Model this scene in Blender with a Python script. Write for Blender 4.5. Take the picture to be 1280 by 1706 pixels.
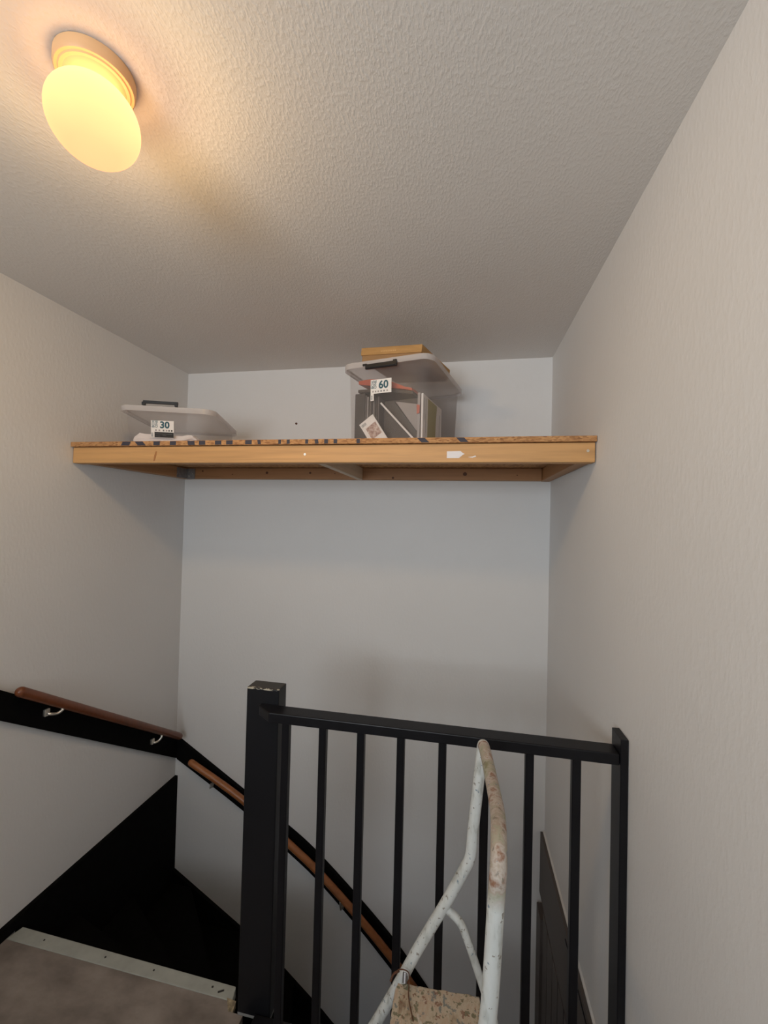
import bpy, bmesh, math, random
from mathutils import Vector, Matrix

for o in list(bpy.data.objects):
    bpy.data.objects.remove(o)
scene = bpy.context.scene
COL = scene.collection
random.seed(7)

# ------------------------------------------------------------------ layout (metres; landing floor z = 0)
XL, XR, YB, ZC = -1.662, 0.4406, 2.25, 2.4612      # left / right / back wall, ceiling
YREAR, ZLOW = -1.75, -2.70                          # rear wall of the landing, floor of the storey below
EYE = 1.602

# ------------------------------------------------------------------ camera
F_PX, YAW, PITCH, ROLL = 691.872, -0.18718, 0.018277, 0.024597
cam_d = bpy.data.cameras.new('camera'); cam = bpy.data.objects.new('camera', cam_d); COL.objects.link(cam)
fw = Vector((math.sin(YAW)*math.cos(PITCH), math.cos(YAW)*math.cos(PITCH), math.sin(PITCH)))
rt = Vector((math.cos(YAW), -math.sin(YAW), 0)); up = rt.cross(fw)
r2 = rt*math.cos(ROLL) + up*math.sin(ROLL); u2 = -rt*math.sin(ROLL) + up*math.cos(ROLL)
M = Matrix((r2, u2, -fw)).transposed().to_4x4(); M.translation = Vector((0, 0, EYE))
cam.matrix_world = M
cam_d.sensor_fit = 'HORIZONTAL'; cam_d.sensor_width = 36.0; cam_d.lens = F_PX/1280*36.0
cam_d.clip_start = 0.05
scene.camera = cam

# ------------------------------------------------------------------ world, daylight, exposure
w = bpy.data.worlds.new('sky'); scene.world = w; w.use_nodes = True
w.node_tree.nodes['Background'].inputs[0].default_value = (0.72, 0.82, 1.0, 1)
w.node_tree.nodes['Background'].inputs[1].default_value = 1.0
vs = scene.view_settings
vs.view_transform = 'Standard'; vs.look = 'None'; vs.gamma = 1; vs.use_curve_mapping = False
vs.exposure = 0.0
WIN = (-1.40, -0.10, 1.35, 2.20)                     # rear window opening x0,x1,z0,z1
def area_light(name, loc, rot, sx, sy, power, col):
    l = bpy.data.lights.new(name, 'AREA'); l.shape = 'RECTANGLE'; l.size = sx; l.size_y = sy
    l.energy = power; l.color = col
    o = bpy.data.objects.new(name, l); COL.objects.link(o); o.location = loc; o.rotation_euler = rot
    return o
area_light('window_daylight', ((WIN[0]+WIN[1])/2, YREAR-0.10, (WIN[2]+WIN[3])/2), (math.pi/2, 0, math.pi),
           WIN[1]-WIN[0], WIN[3]-WIN[2], 25.0, (0.925, 0.99, 1.03))
day = bpy.data.objects['window_daylight']; day.rotation_euler = (math.radians(104), 0, math.radians(-16)); day.data.spread = math.radians(118)
LOW = (-1.15, 0.10, -1.25, -0.40)                      # window of the storey below, in the rear wall
area_light('lower_daylight', ((LOW[0]+LOW[1])/2, YREAR-0.10, (LOW[2]+LOW[3])/2), (math.radians(90), 0, 0), LOW[1]-LOW[0], LOW[3]-LOW[2], 6.0, (0.95, 0.99, 1.0))
LAMP_W, LAMP_COL = 54.0, (1.0, 0.69, 0.34)

# ------------------------------------------------------------------ node helpers
def new_mat(name):
    m = bpy.data.materials.new(name); m.use_nodes = True
    nt = m.node_tree; return m, nt, nt.nodes['Principled BSDF']
def lk(nt, a, b): nt.links.new(a, b)
def coord(nt, scale=(1, 1, 1), kind='Object'):
    tc = nt.nodes.new('ShaderNodeTexCoord'); mp = nt.nodes.new('ShaderNodeMapping')
    mp.inputs['Scale'].default_value = scale
    lk(nt, tc.outputs[kind], mp.inputs['Vector']); return mp.outputs['Vector']
def noise(nt, vec, scale, detail=4, rough=0.55, dist=0.0):
    n = nt.nodes.new('ShaderNodeTexNoise'); n.inputs['Scale'].default_value = scale
    n.inputs['Detail'].default_value = detail; n.inputs['Roughness'].default_value = rough
    n.inputs['Distortion'].default_value = dist
    lk(nt, vec, n.inputs['Vector']); return n.outputs['Fac']
def ramp(nt, fac, stops):
    r = nt.nodes.new('ShaderNodeValToRGB'); e = r.color_ramp.elements
    while len(e) < len(stops): e.new(0.5)
    for i, (p, c) in enumerate(stops):
        e[i].position = p; e[i].color = (c[0], c[1], c[2], 1) if hasattr(c, '__len__') else (c, c, c, 1)
    lk(nt, fac, r.inputs['Fac']); return r.outputs['Color']
def mixc(nt, fac, a, b):
    m = nt.nodes.new('ShaderNodeMix'); m.data_type = 'RGBA'
    if hasattr(fac, 'links'): lk(nt, fac, m.inputs['Factor'])
    else: m.inputs['Factor'].default_value = fac
    for s, v in (('A', a), ('B', b)):
        sock = [i for i in m.inputs if i.name == s and i.type == 'RGBA'][0]
        if hasattr(v, 'links'): lk(nt, v, sock)
        else: sock.default_value = (v[0], v[1], v[2], 1)
    return [o for o in m.outputs if o.type == 'RGBA'][0]
def math_(nt, op, a, b=None):
    m = nt.nodes.new('ShaderNodeMath'); m.operation = op
    for i, v in enumerate((a, b)):
        if v is None: continue
        if hasattr(v, 'links'): lk(nt, v, m.inputs[i])
        else: m.inputs[i].default_value = v
    return m.outputs[0]
def bump(nt, bs, h, strength, dist):
    b = nt.nodes.new('ShaderNodeBump'); b.inputs['Strength'].default_value = strength
    b.inputs['Distance'].default_value = dist
    lk(nt, h, b.inputs['Height']); lk(nt, b.outputs['Normal'], bs.inputs['Normal'])
def plain(name, col, rough=0.5, metal=0.0, var=0.0, vscale=20, spec=0.5):
    m, nt, bs = new_mat(name)
    bs.inputs['Roughness'].default_value = rough; bs.inputs['Metallic'].default_value = metal
    bs.inputs['Specular IOR Level'].default_value = spec
    n = noise(nt, coord(nt), vscale, 3)
    v = var if var else 0.04
    c = ramp(nt, n, [(0.3, [x*(1-v) for x in col]), (0.7, [min(1, x*(1+v)) for x in col])])
    lk(nt, c, bs.inputs['Base Color'])
    return m

# ------------------------------------------------------------------ materials
def wall_mat(name, col, stretch, b_str, b_dist, scale):
    m, nt, bs = new_mat(name); bs.inputs['Roughness'].default_value = 0.75
    bs.inputs['Specular IOR Level'].default_value = 0.25
    v = coord(nt, stretch)
    n1 = noise(nt, v, scale, 3, 0.5); n2 = noise(nt, v, scale*3.1, 2, 0.5)
    h1 = ramp(nt, n1, [(0.45, 0.0), (0.68, 1.0)])
    h = math_(nt, 'ADD', math_(nt, 'MULTIPLY', h1, 0.8), math_(nt, 'MULTIPLY', n2, 0.3))
    bump(nt, bs, h, b_str, b_dist)
    big = noise(nt, coord(nt), 1.7, 3)
    c = ramp(nt, big, [(0.3, [x*0.97 for x in col]), (0.7, col)])
    lk(nt, c, bs.inputs['Base Color']); return m
M_WALL = wall_mat('wall_paint', (0.77, 0.765, 0.76), (1, 1, 0.48), 0.13, 0.0022, 88)
M_CEIL = wall_mat('ceiling_roughcast', (0.78, 0.76, 0.735), (1, 0.50, 1), 0.22, 0.0026, 165)
M_BLACK = plain('black_gloss_paint', (0.007, 0.007, 0.009), 0.38, 0, 0.25, 6, 0.25)
M_STAIR = plain('black_stair_covering', (0.0035, 0.0034, 0.0034), 0.85, 0, 0.3, 30, 0.08)
M_PANEL = plain('dark_brown_panel_stain', (0.085, 0.07, 0.062), 0.55, 0, 0.12, 8)

def post_mat():
    m, nt, bs = new_mat('worn_black_paint'); bs.inputs['Roughness'].default_value = 0.4; bs.inputs['Specular IOR Level'].default_value = 0.3
    tc = nt.nodes.new('ShaderNodeTexCoord'); sp = nt.nodes.new('ShaderNodeSeparateXYZ')
    lk(nt, tc.outputs['Object'], sp.inputs[0])
    n = noise(nt, coord(nt, (1, 1, 2.2)), 55, 4, 0.6)
    top = math_(nt, 'GREATER_THAN', sp.outputs['Z'], 1.0415)
    fr = math_(nt, 'LESS_THAN', sp.outputs['Y'], 1.2665)
    edge = math_(nt, 'MULTIPLY', math_(nt, 'MULTIPLY', top, fr), math_(nt, 'GREATER_THAN', n, 0.53))
    chip = math_(nt, 'MULTIPLY', math_(nt, 'GREATER_THAN', n, 0.535), 1.0)
    foot = math_(nt, 'MULTIPLY', math_(nt, 'LESS_THAN', sp.outputs['Z'], 0.011), 1.0)
    topface = math_(nt, 'GREATER_THAN', sp.outputs['Z'], 1.0455)
    c0 = mixc(nt, topface, (0.0075, 0.0078, 0.010), (0.036, 0.031, 0.024))
    c1 = mixc(nt, edge, c0, (0.42, 0.38, 0.30))
    c2 = mixc(nt, foot, c1, (0.30, 0.30, 0.29))
    lk(nt, c2, bs.inputs['Base Color']); return m
M_POST = post_mat()

def pine(name, base, axis=0, dark=0.72):
    m, nt, bs = new_mat(name); bs.inputs['Roughness'].default_value = 0.55
    s = [34, 34, 34]; s[axis] = 1.6
    n = noise(nt, coord(nt, s), 1.0, 4, 0.6, 0.4)
    big = noise(nt, coord(nt), 3.0, 2)
    c = ramp(nt, n, [(0.3, [x*dark for x in base]), (0.55, base), (0.8, [min(1, x*1.1) for x in base])])
    c2 = mixc(nt, math_(nt, 'MULTIPLY', big, 0.35), c, [base[0]*1.05, base[1]*1.1, base[2]*1.2])
    lk(nt, c2, bs.inputs['Base Color']); bump(nt, bs, n, 0.12, 0.002); return m
M_PINE_X = pine('pine_along_x', (0.62, 0.34, 0.13), 0)
M_PINE_Y = pine('pine_along_y', (0.55, 0.31, 0.14), 1)
M_PINE_RED_SHADED = pine('shaded_reddish_pine_along_x', (0.40, 0.20, 0.085), 0)  # redder board, also darkened in colour for the shade under the shelf
M_PINE_RED_SHADED_Y = pine('shaded_reddish_pine_along_y', (0.42, 0.215, 0.09), 1)  # same for the side joists: reddish wood with under-shelf shade in the colour
M_PINE_PALE = pine('pale_pine', (0.58, 0.44, 0.30), 1)
M_KNOT = plain('pine_knot', (0.10, 0.035, 0.014), 0.6)
M_ROD = pine('varnished_redwood', (0.17, 0.052, 0.020), 0, 0.7)
M_ROD.node_tree.nodes['Principled BSDF'].inputs['Roughness'].default_value = 0.32

def osb():
    m, nt, bs = new_mat('chipboard_edge'); bs.inputs['Roughness'].default_value = 0.8
    v = nt.nodes.new('ShaderNodeTexVoronoi'); v.inputs['Scale'].default_value = 1.0
    lk(nt, coord(nt, (90, 60, 240)), v.inputs['Vector'])
    bw = nt.nodes.new('ShaderNodeRGBToBW'); lk(nt, v.outputs['Color'], bw.inputs[0])
    c = ramp(nt, bw.outputs[0], [(0.12, (0.27, 0.12, 0.045)), (0.5, (0.46, 0.23, 0.09)), (0.88, (0.55, 0.30, 0.125))])
    lk(nt, c, bs.inputs['Base Color']); bump(nt, bs, bw.outputs[0], 0.3, 0.002); return m
M_OSB = osb()
M_MARK = plain('dark_blue_grey_print', (0.040, 0.038, 0.055), 0.7)
M_WHITE_PATCH = plain('white_filler', (0.80, 0.77, 0.78), 0.7)
M_STEEL = plain('galvanised_steel', (0.30, 0.29, 0.29), 0.45, 0.8, 0.2, 60)
M_CHROME = plain('brushed_nickel', (0.78, 0.74, 0.66), 0.28, 0.9, 0.05, 60)

def floor_mat():
    m, nt, bs = new_mat('grey_brown_floor_covering'); bs.inputs['Roughness'].default_value = 0.7
    bs.inputs['Specular IOR Level'].default_value = 0.2
    n = noise(nt, coord(nt, (1, 1.6, 1)), 5.5, 4, 0.6); f = noise(nt, coord(nt), 130, 3, 0.6)
    c = ramp(nt, n, [(0.32, (0.16, 0.135, 0.115)), (0.66, (0.315, 0.272, 0.24))])
    c2 = mixc(nt, math_(nt, 'MULTIPLY', f, 0.3), c, (0.22, 0.18, 0.155))
    lk(nt, c2, bs.inputs['Base Color']); bump(nt, bs, f, 0.2, 0.002); return m
M_FLOOR = floor_mat()
M_NOSING = plain('bare_white_nosing', (0.36, 0.37, 0.33), 0.7, 0, 0.10, 18)
M_LOW = plain('lower_floor', (0.25, 0.21, 0.18), 0.7, 0, 0.1, 6)

def plastic(name, col, fac, rough=0.25):
    m, nt, bs = new_mat(name)
    out = nt.nodes['Material Output']
    n = noise(nt, coord(nt), 9, 2)
    c = ramp(nt, n, [(0.3, [x*0.96 for x in col]), (0.7, col)])
    lk(nt, c, bs.inputs['Base Color']); bs.inputs['Roughness'].default_value = rough
    t = nt.nodes.new('ShaderNodeBsdfTransparent'); t.inputs[0].default_value = (0.975, 0.97, 0.97, 1)
    mx = nt.nodes.new('ShaderNodeMixShader'); mx.inputs[0].default_value = fac
    tl = nt.nodes.new('ShaderNodeBsdfTranslucent'); lk(nt, c, tl.inputs[0])
    m2 = nt.nodes.new('ShaderNodeMixShader'); m2.inputs[0].default_value = 0.45
    lk(nt, bs.outputs[0], m2.inputs[1]); lk(nt, tl.outputs[0], m2.inputs[2])
    lk(nt, t.outputs[0], mx.inputs[1]); lk(nt, m2.outputs[0], mx.inputs[2]); lk(nt, mx.outputs[0], out.inputs['Surface'])
    return m
M_TUB = plastic('clear_plastic', (0.90, 0.86, 0.85), 0.075)
M_LID = plastic('milky_plastic', (0.95, 0.92, 0.91), 0.36)
M_RIM = plastic('milky_rim_plastic', (0.92, 0.89, 0.88), 0.45)
M_CLIP = plain('black_plastic', (0.008, 0.008, 0.009), 0.35)
M_PAPER = plain('white_paper', (0.80, 0.77, 0.74), 0.8)
M_TEAL = plain('teal_ink', (0.018, 0.085, 0.115), 0.7)
M_INK = plain('grey_ink', (0.16, 0.17, 0.17), 0.7)
M_DARKINK = plain('black_ink', (0.018, 0.016, 0.015), 0.7)
M_DGREY = plain('dark_grey_cover', (0.040, 0.035, 0.033), 0.5, 0, 0.15, 25)
M_MGREY = plain('mid_grey_cover', (0.10, 0.087, 0.083), 0.55, 0, 0.12, 25)
M_BRGREY = plain('brown_grey_cover', (0.045, 0.035, 0.030), 0.55, 0, 0.12, 25)
M_LGREY = plain('light_grey_paper', (0.33, 0.30, 0.285), 0.6, 0, 0.06, 15)
M_ORANGE = plain('red_orange_card', (0.46, 0.085, 0.04), 0.5, 0, 0.1, 12)
M_GREEN = plain('olive_green_print', (0.36, 0.32, 0.12), 0.6, 0, 0.05, 9)
M_CLOTH = plain('white_cloth', (0.86, 0.80, 0.77), 0.9, 0, 0.04, 20)
def photo_print():
    m, nt, bs = new_mat('sepia_print'); bs.inputs['Roughness'].default_value = 0.6
    n = noise(nt, coord(nt), 60, 5, 0.65)
    c = ramp(nt, n, [(0.38, (0.25, 0.13, 0.10)), (0.55, (0.55, 0.42, 0.36)), (0.7, (0.75, 0.68, 0.62))])
    lk(nt, c, bs.inputs['Base Color']); return m
M_PHOTO = photo_print()
def cardboard():
    m, nt, bs = new_mat('brown_cardboard'); bs.inputs['Roughness'].default_value = 0.8
    n = noise(nt, coord(nt, (1, 1, 6)), 14, 4)
    c = ramp(nt, n, [(0.3, (0.40, 0.22, 0.075)), (0.7, (0.50, 0.28, 0.10))])
    lk(nt, c, bs.inputs['Base Color']); return m
M_CARD = cardboard()
M_CARD_D = plain('darker_cardboard', (0.33, 0.19, 0.085), 0.8)
M_CARD_PRINT = plain('pale_cardboard_print', (0.62, 0.38, 0.16), 0.8)

def tube_paint():
    m, nt, bs = new_mat('chipped_white_paint'); bs.inputs['Roughness'].default_value = 0.5
    tc = nt.nodes.new('ShaderNodeTexCoord'); sp = nt.nodes.new('ShaderNodeSeparateXYZ')
    lk(nt, tc.outputs['Object'], sp.inputs[0])
    big = noise(nt, coord(nt), 26, 4, 0.6); fine = noise(nt, coord(nt), 75, 4, 0.6); st = noise(nt, coord(nt, (1, 1, 0.35)), 48, 3, 0.6)
    white = ramp(nt, st, [(0.28, (0.36, 0.37, 0.34)), (0.46, (0.60, 0.62, 0.60)), (0.8, (0.70, 0.72, 0.71))])
    worn = ramp(nt, big, [(0.32, (0.22, 0.21, 0.12)), (0.42, (0.38, 0.36, 0.28)), (0.47, (0.38, 0.31, 0.25)), (0.53, (0.48, 0.43, 0.38)), (0.62, (0.24, 0.11, 0.06)), (0.68, (0.46, 0.40, 0.34))])
    # paint worn through on the grip at the top of the hoop (an actual wear zone of the tube)
    gz = nt.nodes.new('ShaderNodeMapRange'); gz.inputs['From Min'].default_value = 1.005; gz.inputs['From Max'].default_value = 1.035
    lk(nt, sp.outputs['Z'], gz.inputs['Value'])
    gy = math_(nt, 'MULTIPLY', math_(nt, 'LESS_THAN', sp.outputs['Y'], 1.030), gz.outputs['Result'])
    c = mixc(nt, gy, white, worn)
    spots = math_(nt, 'MULTIPLY', math_(nt, 'GREATER_THAN', fine, 0.635), 0.8)
    c = mixc(nt, spots, c, (0.20, 0.17, 0.13))
    bl = math_(nt, 'MULTIPLY', math_(nt, 'LESS_THAN', fine, 0.335), 0.8)
    c = mixc(nt, bl, c, (0.10, 0.17, 0.24))
    lk(nt, c, bs.inputs['Base Color']); bump(nt, bs, big, 0.5, 0.002); return m
M_TUBE = tube_paint()
def platform_paint():
    m, nt, bs = new_mat('paint_splashed_board'); bs.inputs['Roughness'].default_value = 0.7
    a = noise(nt, coord(nt, (1, 0.45, 1)), 34, 5, 0.65); b = noise(nt, coord(nt), 62, 4, 0.6); d = noise(nt, coord(nt), 90, 3, 0.6)
    c = ramp(nt, a, [(0.30, (0.20, 0.13, 0.08)), (0.41, (0.42, 0.33, 0.23)), (0.50, (0.50, 0.42, 0.32)), (0.60, (0.46, 0.34, 0.24)), (0.68, (0.60, 0.55, 0.47))])
    c = mixc(nt, math_(nt, 'MULTIPLY', math_(nt, 'GREATER_THAN', b, 0.585), 0.8), c, (0.13, 0.13, 0.07))
    c = mixc(nt, math_(nt, 'MULTIPLY', math_(nt, 'LESS_THAN', b, 0.385), 0.8), c, (0.15, 0.18, 0.18))
    c = mixc(nt, math_(nt, 'MULTIPLY', math_(nt, 'GREATER_THAN', d, 0.62), 0.8), c, (0.22, 0.10, 0.06))
    lk(nt, c, bs.inputs['Base Color']); bump(nt, bs, a, 0.6, 0.003); return m
M_PLATFORM = platform_paint()

def globe_mat():
    m, nt, bs = new_mat('lit_opal_glass'); out = nt.nodes['Material Output']
    em = nt.nodes.new('ShaderNodeEmission'); tr = nt.nodes.new('ShaderNodeBsdfTransparent')
    tc = nt.nodes.new('ShaderNodeTexCoord'); sp = nt.nodes.new('ShaderNodeSeparateXYZ'); lk(nt, tc.outputs['Object'], sp.inputs[0])
    n = noise(nt, coord(nt), 6, 2)
    mr = nt.nodes.new('ShaderNodeMapRange'); mr.inputs['From Min'].default_value = -0.08; mr.inputs['From Max'].default_value = 0.06
    lk(nt, sp.outputs['Z'], mr.inputs['Value'])
    f = math_(nt, 'ADD', math_(nt, 'MULTIPLY', mr.outputs['Result'], 0.8), math_(nt, 'MULTIPLY', n, 0.2))
    c = ramp(nt, f, [(0.22, (2.4, 0.72, 0.33)), (0.80, (3.0, 1.30, 0.52))])
    lk(nt, c, em.inputs[0]); em.inputs[1].default_value = 1.0
    tr.inputs[0].default_value = (1, 0.95, 0.85, 1)
    mx = nt.nodes.new('ShaderNodeMixShader')
    th = nt.nodes.new('ShaderNodeMapRange'); th.inputs['From Min'].default_value = 0.0; th.inputs['From Max'].default_value = 0.028
    th.inputs['To Min'].default_value = 0.80; th.inputs['To Max'].default_value = 0.988          # less see-through towards the neck, added to dim the hot spot on the ceiling
    lk(nt, sp.outputs['Z'], th.inputs['Value']); lk(nt, th.outputs['Result'], mx.inputs[0])
    lk(nt, tr.outputs[0], mx.inputs[1]); lk(nt, em.outputs[0], mx.inputs[2]); lk(nt, mx.outputs[0], out.inputs['Surface'])
    return m
M_GLOBE = globe_mat()
M_ROSE = plain('lamp_base_glow_tint', (0.76, 0.47, 0.24), 0.5)  # warm glow of the lamp put into the base colour
def glass():
    m, nt, bs = new_mat('window_glass'); out = nt.nodes['Material Output']
    t = nt.nodes.new('ShaderNodeBsdfTransparent'); g = nt.nodes.new('ShaderNodeBsdfGlossy'); g.inputs['Roughness'].default_value = 0.02
    mx = nt.nodes.new('ShaderNodeMixShader'); mx.inputs[0].default_value = 0.06
    lk(nt, t.outputs[0], mx.inputs[1]); lk(nt, g.outputs[0], mx.inputs[2]); lk(nt, mx.outputs[0], out.inputs['Surface']); return m
M_GLASS = glass()
M_FRAME = plain('white_window_paint', (0.75, 0.74, 0.72), 0.5)

# ------------------------------------------------------------------ mesh helpers
def bm_box(bm, x0, x1, y0, y1, z0, z1, mat=None):
    v = [bm.verts.new(p) for p in ((x0,y0,z0),(x1,y0,z0),(x1,y1,z0),(x0,y1,z0),(x0,y0,z1),(x1,y0,z1),(x1,y1,z1),(x0,y1,z1))]
    for f in ((0,3,2,1),(4,5,6,7),(0,1,5,4),(1,2,6,5),(2,3,7,6),(3,0,4,7)):
        bm.faces.new([v[i] for i in f])
    if mat is not None: bmesh.ops.transform(bm, matrix=mat, verts=v)
    return v
def obj(name, bm, mat, parent=None, bevel=0.0, smooth=False, seg=2):
    bmesh.ops.recalc_face_normals(bm, faces=bm.faces)
    if bevel > 0:
        ed = [e for e in bm.edges if len(e.link_faces) == 2 and e.calc_face_angle(0) > 0.6]
        bmesh.ops.bevel(bm, geom=ed, offset=bevel, segments=seg, affect='EDGES', clamp_overlap=True, profile=0.5)
    me = bpy.data.meshes.new(name); bm.to_mesh(me); bm.free()
    if mat: me.materials.append(mat)
    o = bpy.data.objects.new(name, me); COL.objects.link(o)
    if smooth:
        for p in me.polygons: p.use_smooth = True
        if smooth == 'auto':
            me.set_sharp_from_angle(angle=math.radians(38))
    if parent: o.parent = parent
    return o
def box(name, x0, x1, y0, y1, z0, z1, mat, parent=None, bevel=0.0, m=None):
    bm = bmesh.new(); bm_box(bm, x0, x1, y0, y1, z0, z1, m); return obj(name, bm, mat, parent, bevel)
def prism(name, pts, vec, mat, parent=None, bevel=0.0):
    """polygon pts (3-D) extruded by vec"""
    bm = bmesh.new(); a = [bm.verts.new(p) for p in pts]; b = [bm.verts.new(Vector(p)+Vector(vec)) for p in pts]
    n = len(pts); bm.faces.new(a); bm.faces.new(list(reversed(b)))
    for i in range(n): bm.faces.new((a[i], a[(i+1) % n], b[(i+1) % n], b[i]))
    return obj(name, bm, mat, parent, bevel)
def smooth_path(pts, n=8):
    P = [Vector(p) for p in pts]; out = []
    for i in range(len(P)-1):
        p0 = P[max(i-1, 0)]; p1 = P[i]; p2 = P[i+1]; p3 = P[min(i+2, len(P)-1)]
        for k in range(n):
            t = k/n
            out.append(0.5*((2*p1)+(p2-p0)*t+(2*p0-5*p1+4*p2-p3)*t*t+(3*p1-p0-3*p2+p3)*t**3))
    out.append(P[-1]); return out
def round_path(pts, r, n=6):
    P = [Vector(p) for p in pts]; out = [P[0]]
    for i in range(1, len(P)-1):
        a = P[i-1]-P[i]; b = P[i+1]-P[i]; d = min(r, a.length*0.45, b.length*0.45)
        A = P[i]+a.normalized()*d; B = P[i]+b.normalized()*d
        for k in range(n+1):
            t = k/n; out.append(A*(1-t)**2+P[i]*2*t*(1-t)+B*t*t)
    out.append(P[-1]); return out
def bm_tube(bm, path, rad, sides=14, dome=False):
    P = [Vector(p) for p in path]; rings = []
    t = (P[1]-P[0]).normalized(); nrm = t.orthogonal().normalized()
    R = rad if hasattr(rad, '__len__') else [rad]*len(P)
    if dome:
        def cap(c, d, r): return [(c-d*r*math.cos(a), r*math.sin(a)) for a in (0.35, 0.75, 1.15)]
        head = cap(P[0], t, R[0]); d2 = (P[-1]-P[-2]).normalized(); tail = [(c, r) for c, r in reversed([(P[-1]+d2*R[-1]*math.cos(a), R[-1]*math.sin(a)) for a in (0.35, 0.75, 1.15)])]
        P2 = [h[0] for h in head]+P+[h[0] for h in tail]; R = [h[1] for h in head]+list(R)+[h[1] for h in tail]; P = P2
    for i, p in enumerate(P):
        if 0 < i < len(P)-1: t2 = ((P[i+1]-p).normalized()+(p-P[i-1]).normalized()).normalized()
        elif i == 0: t2 = (P[1]-p).normalized()
        else: t2 = (p-P[i-1]).normalized()
        nrm = (nrm - t2*nrm.dot(t2)).normalized(); b = t2.cross(nrm)
        rings.append([bm.verts.new(p+(nrm*math.cos(2*math.pi*k/sides)+b*math.sin(2*math.pi*k/sides))*R[i]) for k in range(sides)])
    for a, b in zip(rings, rings[1:]):
        for k in range(sides): bm.faces.new((a[k], a[(k+1) % sides], b[(k+1) % sides], b[k]))
    bm.faces.new(list(reversed(rings[0]))); bm.faces.new(rings[-1])
def tube(name, path, rad, mat, parent=None, sides=14, dome=False):
    bm = bmesh.new(); bm_tube(bm, path, rad, sides, dome); return obj(name, bm, mat, parent, 0, 'auto')
def lathe(name, prof, mat, parent=None, sides=48, loc=(0, 0, 0)):
    bm = bmesh.new(); rings = []
    for r, z in prof:
        if r < 1e-6: rings.append([bm.verts.new((loc[0], loc[1], loc[2]+z))])
        else: rings.append([bm.verts.new((loc[0]+r*math.cos(2*math.pi*k/sides), loc[1]+r*math.sin(2*math.pi*k/sides), loc[2]+z)) for k in range(sides)])
    for a, b in zip(rings, rings[1:]):
        for k in range(sides):
            k2 = (k+1) % sides
            if len(a) == 1: bm.faces.new((a[0], b[k2], b[k]))
            elif len(b) == 1: bm.faces.new((a[k], a[k2], b[0]))
            else: bm.faces.new((a[k], a[k2], b[k2], b[k]))
    return obj(name, bm, mat, parent, 0, 'auto')
def struct(o): o['kind'] = 'structure'; return o
def thing(name, label, cat, loc=(0, 0, 0), rz=0.0, group=None):
    o = bpy.data.objects.new(name, None); COL.objects.link(o); o.location = loc; o.rotation_euler = (0, 0, rz)
    o.empty_display_size = 0.05; o['label'] = label; o['category'] = cat
    if group: o['group'] = group
    return o
def tag(o, label, cat, group=None):
    o['label'] = label; o['category'] = cat
    if group: o['group'] = group
    return o

# ------------------------------------------------------------------ the room
T = 0.12
wall_left = struct(box('wall_left', XL-T, XL, YREAR-T, YB+T, ZLOW-0.1, ZC+0.1, M_WALL))
wall_right = struct(box('wall_right', XR, XR+T, YREAR-T, YB+T, ZLOW-0.1, ZC+0.1, M_WALL))
wall_back = struct(box('wall_back', XL, XR, YB, YB+T, ZLOW-0.1, ZC+0.1, M_WALL))
bm = bmesh.new()
for y0_, (a0, a1, b0, b1), z0_, z1_ in ((0, WIN, 0.0, ZC+0.1), (0, LOW, ZLOW-0.1, 0.0)):
    bm_box(bm, XL, a0, YREAR-T, YREAR, z0_, z1_); bm_box(bm, a1, XR, YREAR-T, YREAR, z0_, z1_)
    bm_box(bm, a0, a1, YREAR-T, YREAR, z0_, b0); bm_box(bm, a0, a1, YREAR-T, YREAR, b1, z1_)
struct(obj('wall_rear', bm, M_WALL))
struct(box('ceiling', XL, XR, YREAR, YB, ZC, ZC+0.1, M_CEIL))
struct(box('floor_lower', XL, XR, YREAR, YB, ZLOW-0.1, ZLOW, M_LOW))
# landing floor with the stair opening cut out
struct(prism('floor', [(XL, YREAR, 0), (XR, YREAR, 0), (XR, 1.195, 0), (-0.66, 1.195, 0), (-0.66, 1.262, 0), (-0.705, 1.262, 0), (-0.712, 1.291, 0), (XL, 1.300, 0)],
      (0, 0, -0.22), M_FLOOR))
# rear window (behind the camera)
for wn, (a0, a1, b0, b1) in (('window_1', WIN), ('window_2', LOW)):
    win = struct(box(wn, a0, a1, YREAR-0.05, YREAR-0.046, b0, b1, M_GLASS))
    bm = bmesh.new(); mid = (a0+a1)/2
    for a in ((a0, a0+0.05, b0, b1), (a1-0.05, a1, b0, b1), (a0+0.05, a1-0.05, b0, b0+0.05), (a0+0.05, a1-0.05, b1-0.05, b1), (mid-0.025, mid+0.025, b0+0.05, b1-0.05)):
        bm_box(bm, a[0], a[1], YREAR-0.07, YREAR-0.02, a[2], a[3])
    bmesh.ops.remove_doubles(bm, verts=bm.verts, dist=0.0001)
    obj('window_frame', bm, M_FRAME, win)
# white nosing strip at the landing edge
nos = struct(prism('trim_1', [(XL+0.020, 1.298, 0.003), (-0.712, 1.2885, 0.003), (-0.724, 1.330, 0.003), (XL+0.034, 1.347, 0.003)], (0, 0, -0.035), M_NOSING, None, 0.002))
for x, y, l, a in ((-1.50, 1.322, 0.005, 0), (-1.23, 1.318, 0.006, 0.7), (-1.03, 1.316, 0.005, 0), (-0.80, 1.312, 0.006, 0.3), (-0.765, 1.306, 0.020, 0.5)):
    m = Matrix.Translation((x, y, 0.0035))@Matrix.Rotation(a, 4, 'Z')
    box('staple', -l/2, l/2, -0.0022, 0.0022, -0.001, 0.0015, M_DARKINK, nos, 0, m)
# chipped end of the nosing where it meets the newel
for pts in ([(-0.735, 1.293, 0.004), (-0.70, 1.290, 0.004), (-0.695, 1.262, 0.004), (-0.712, 1.262, 0.004)],):
    prism('splinter', pts, (0, 0, -0.02), plain('splintered_wood', (0.30, 0.24, 0.15), 0.8, 0, 0.5, 90), nos)
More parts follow.
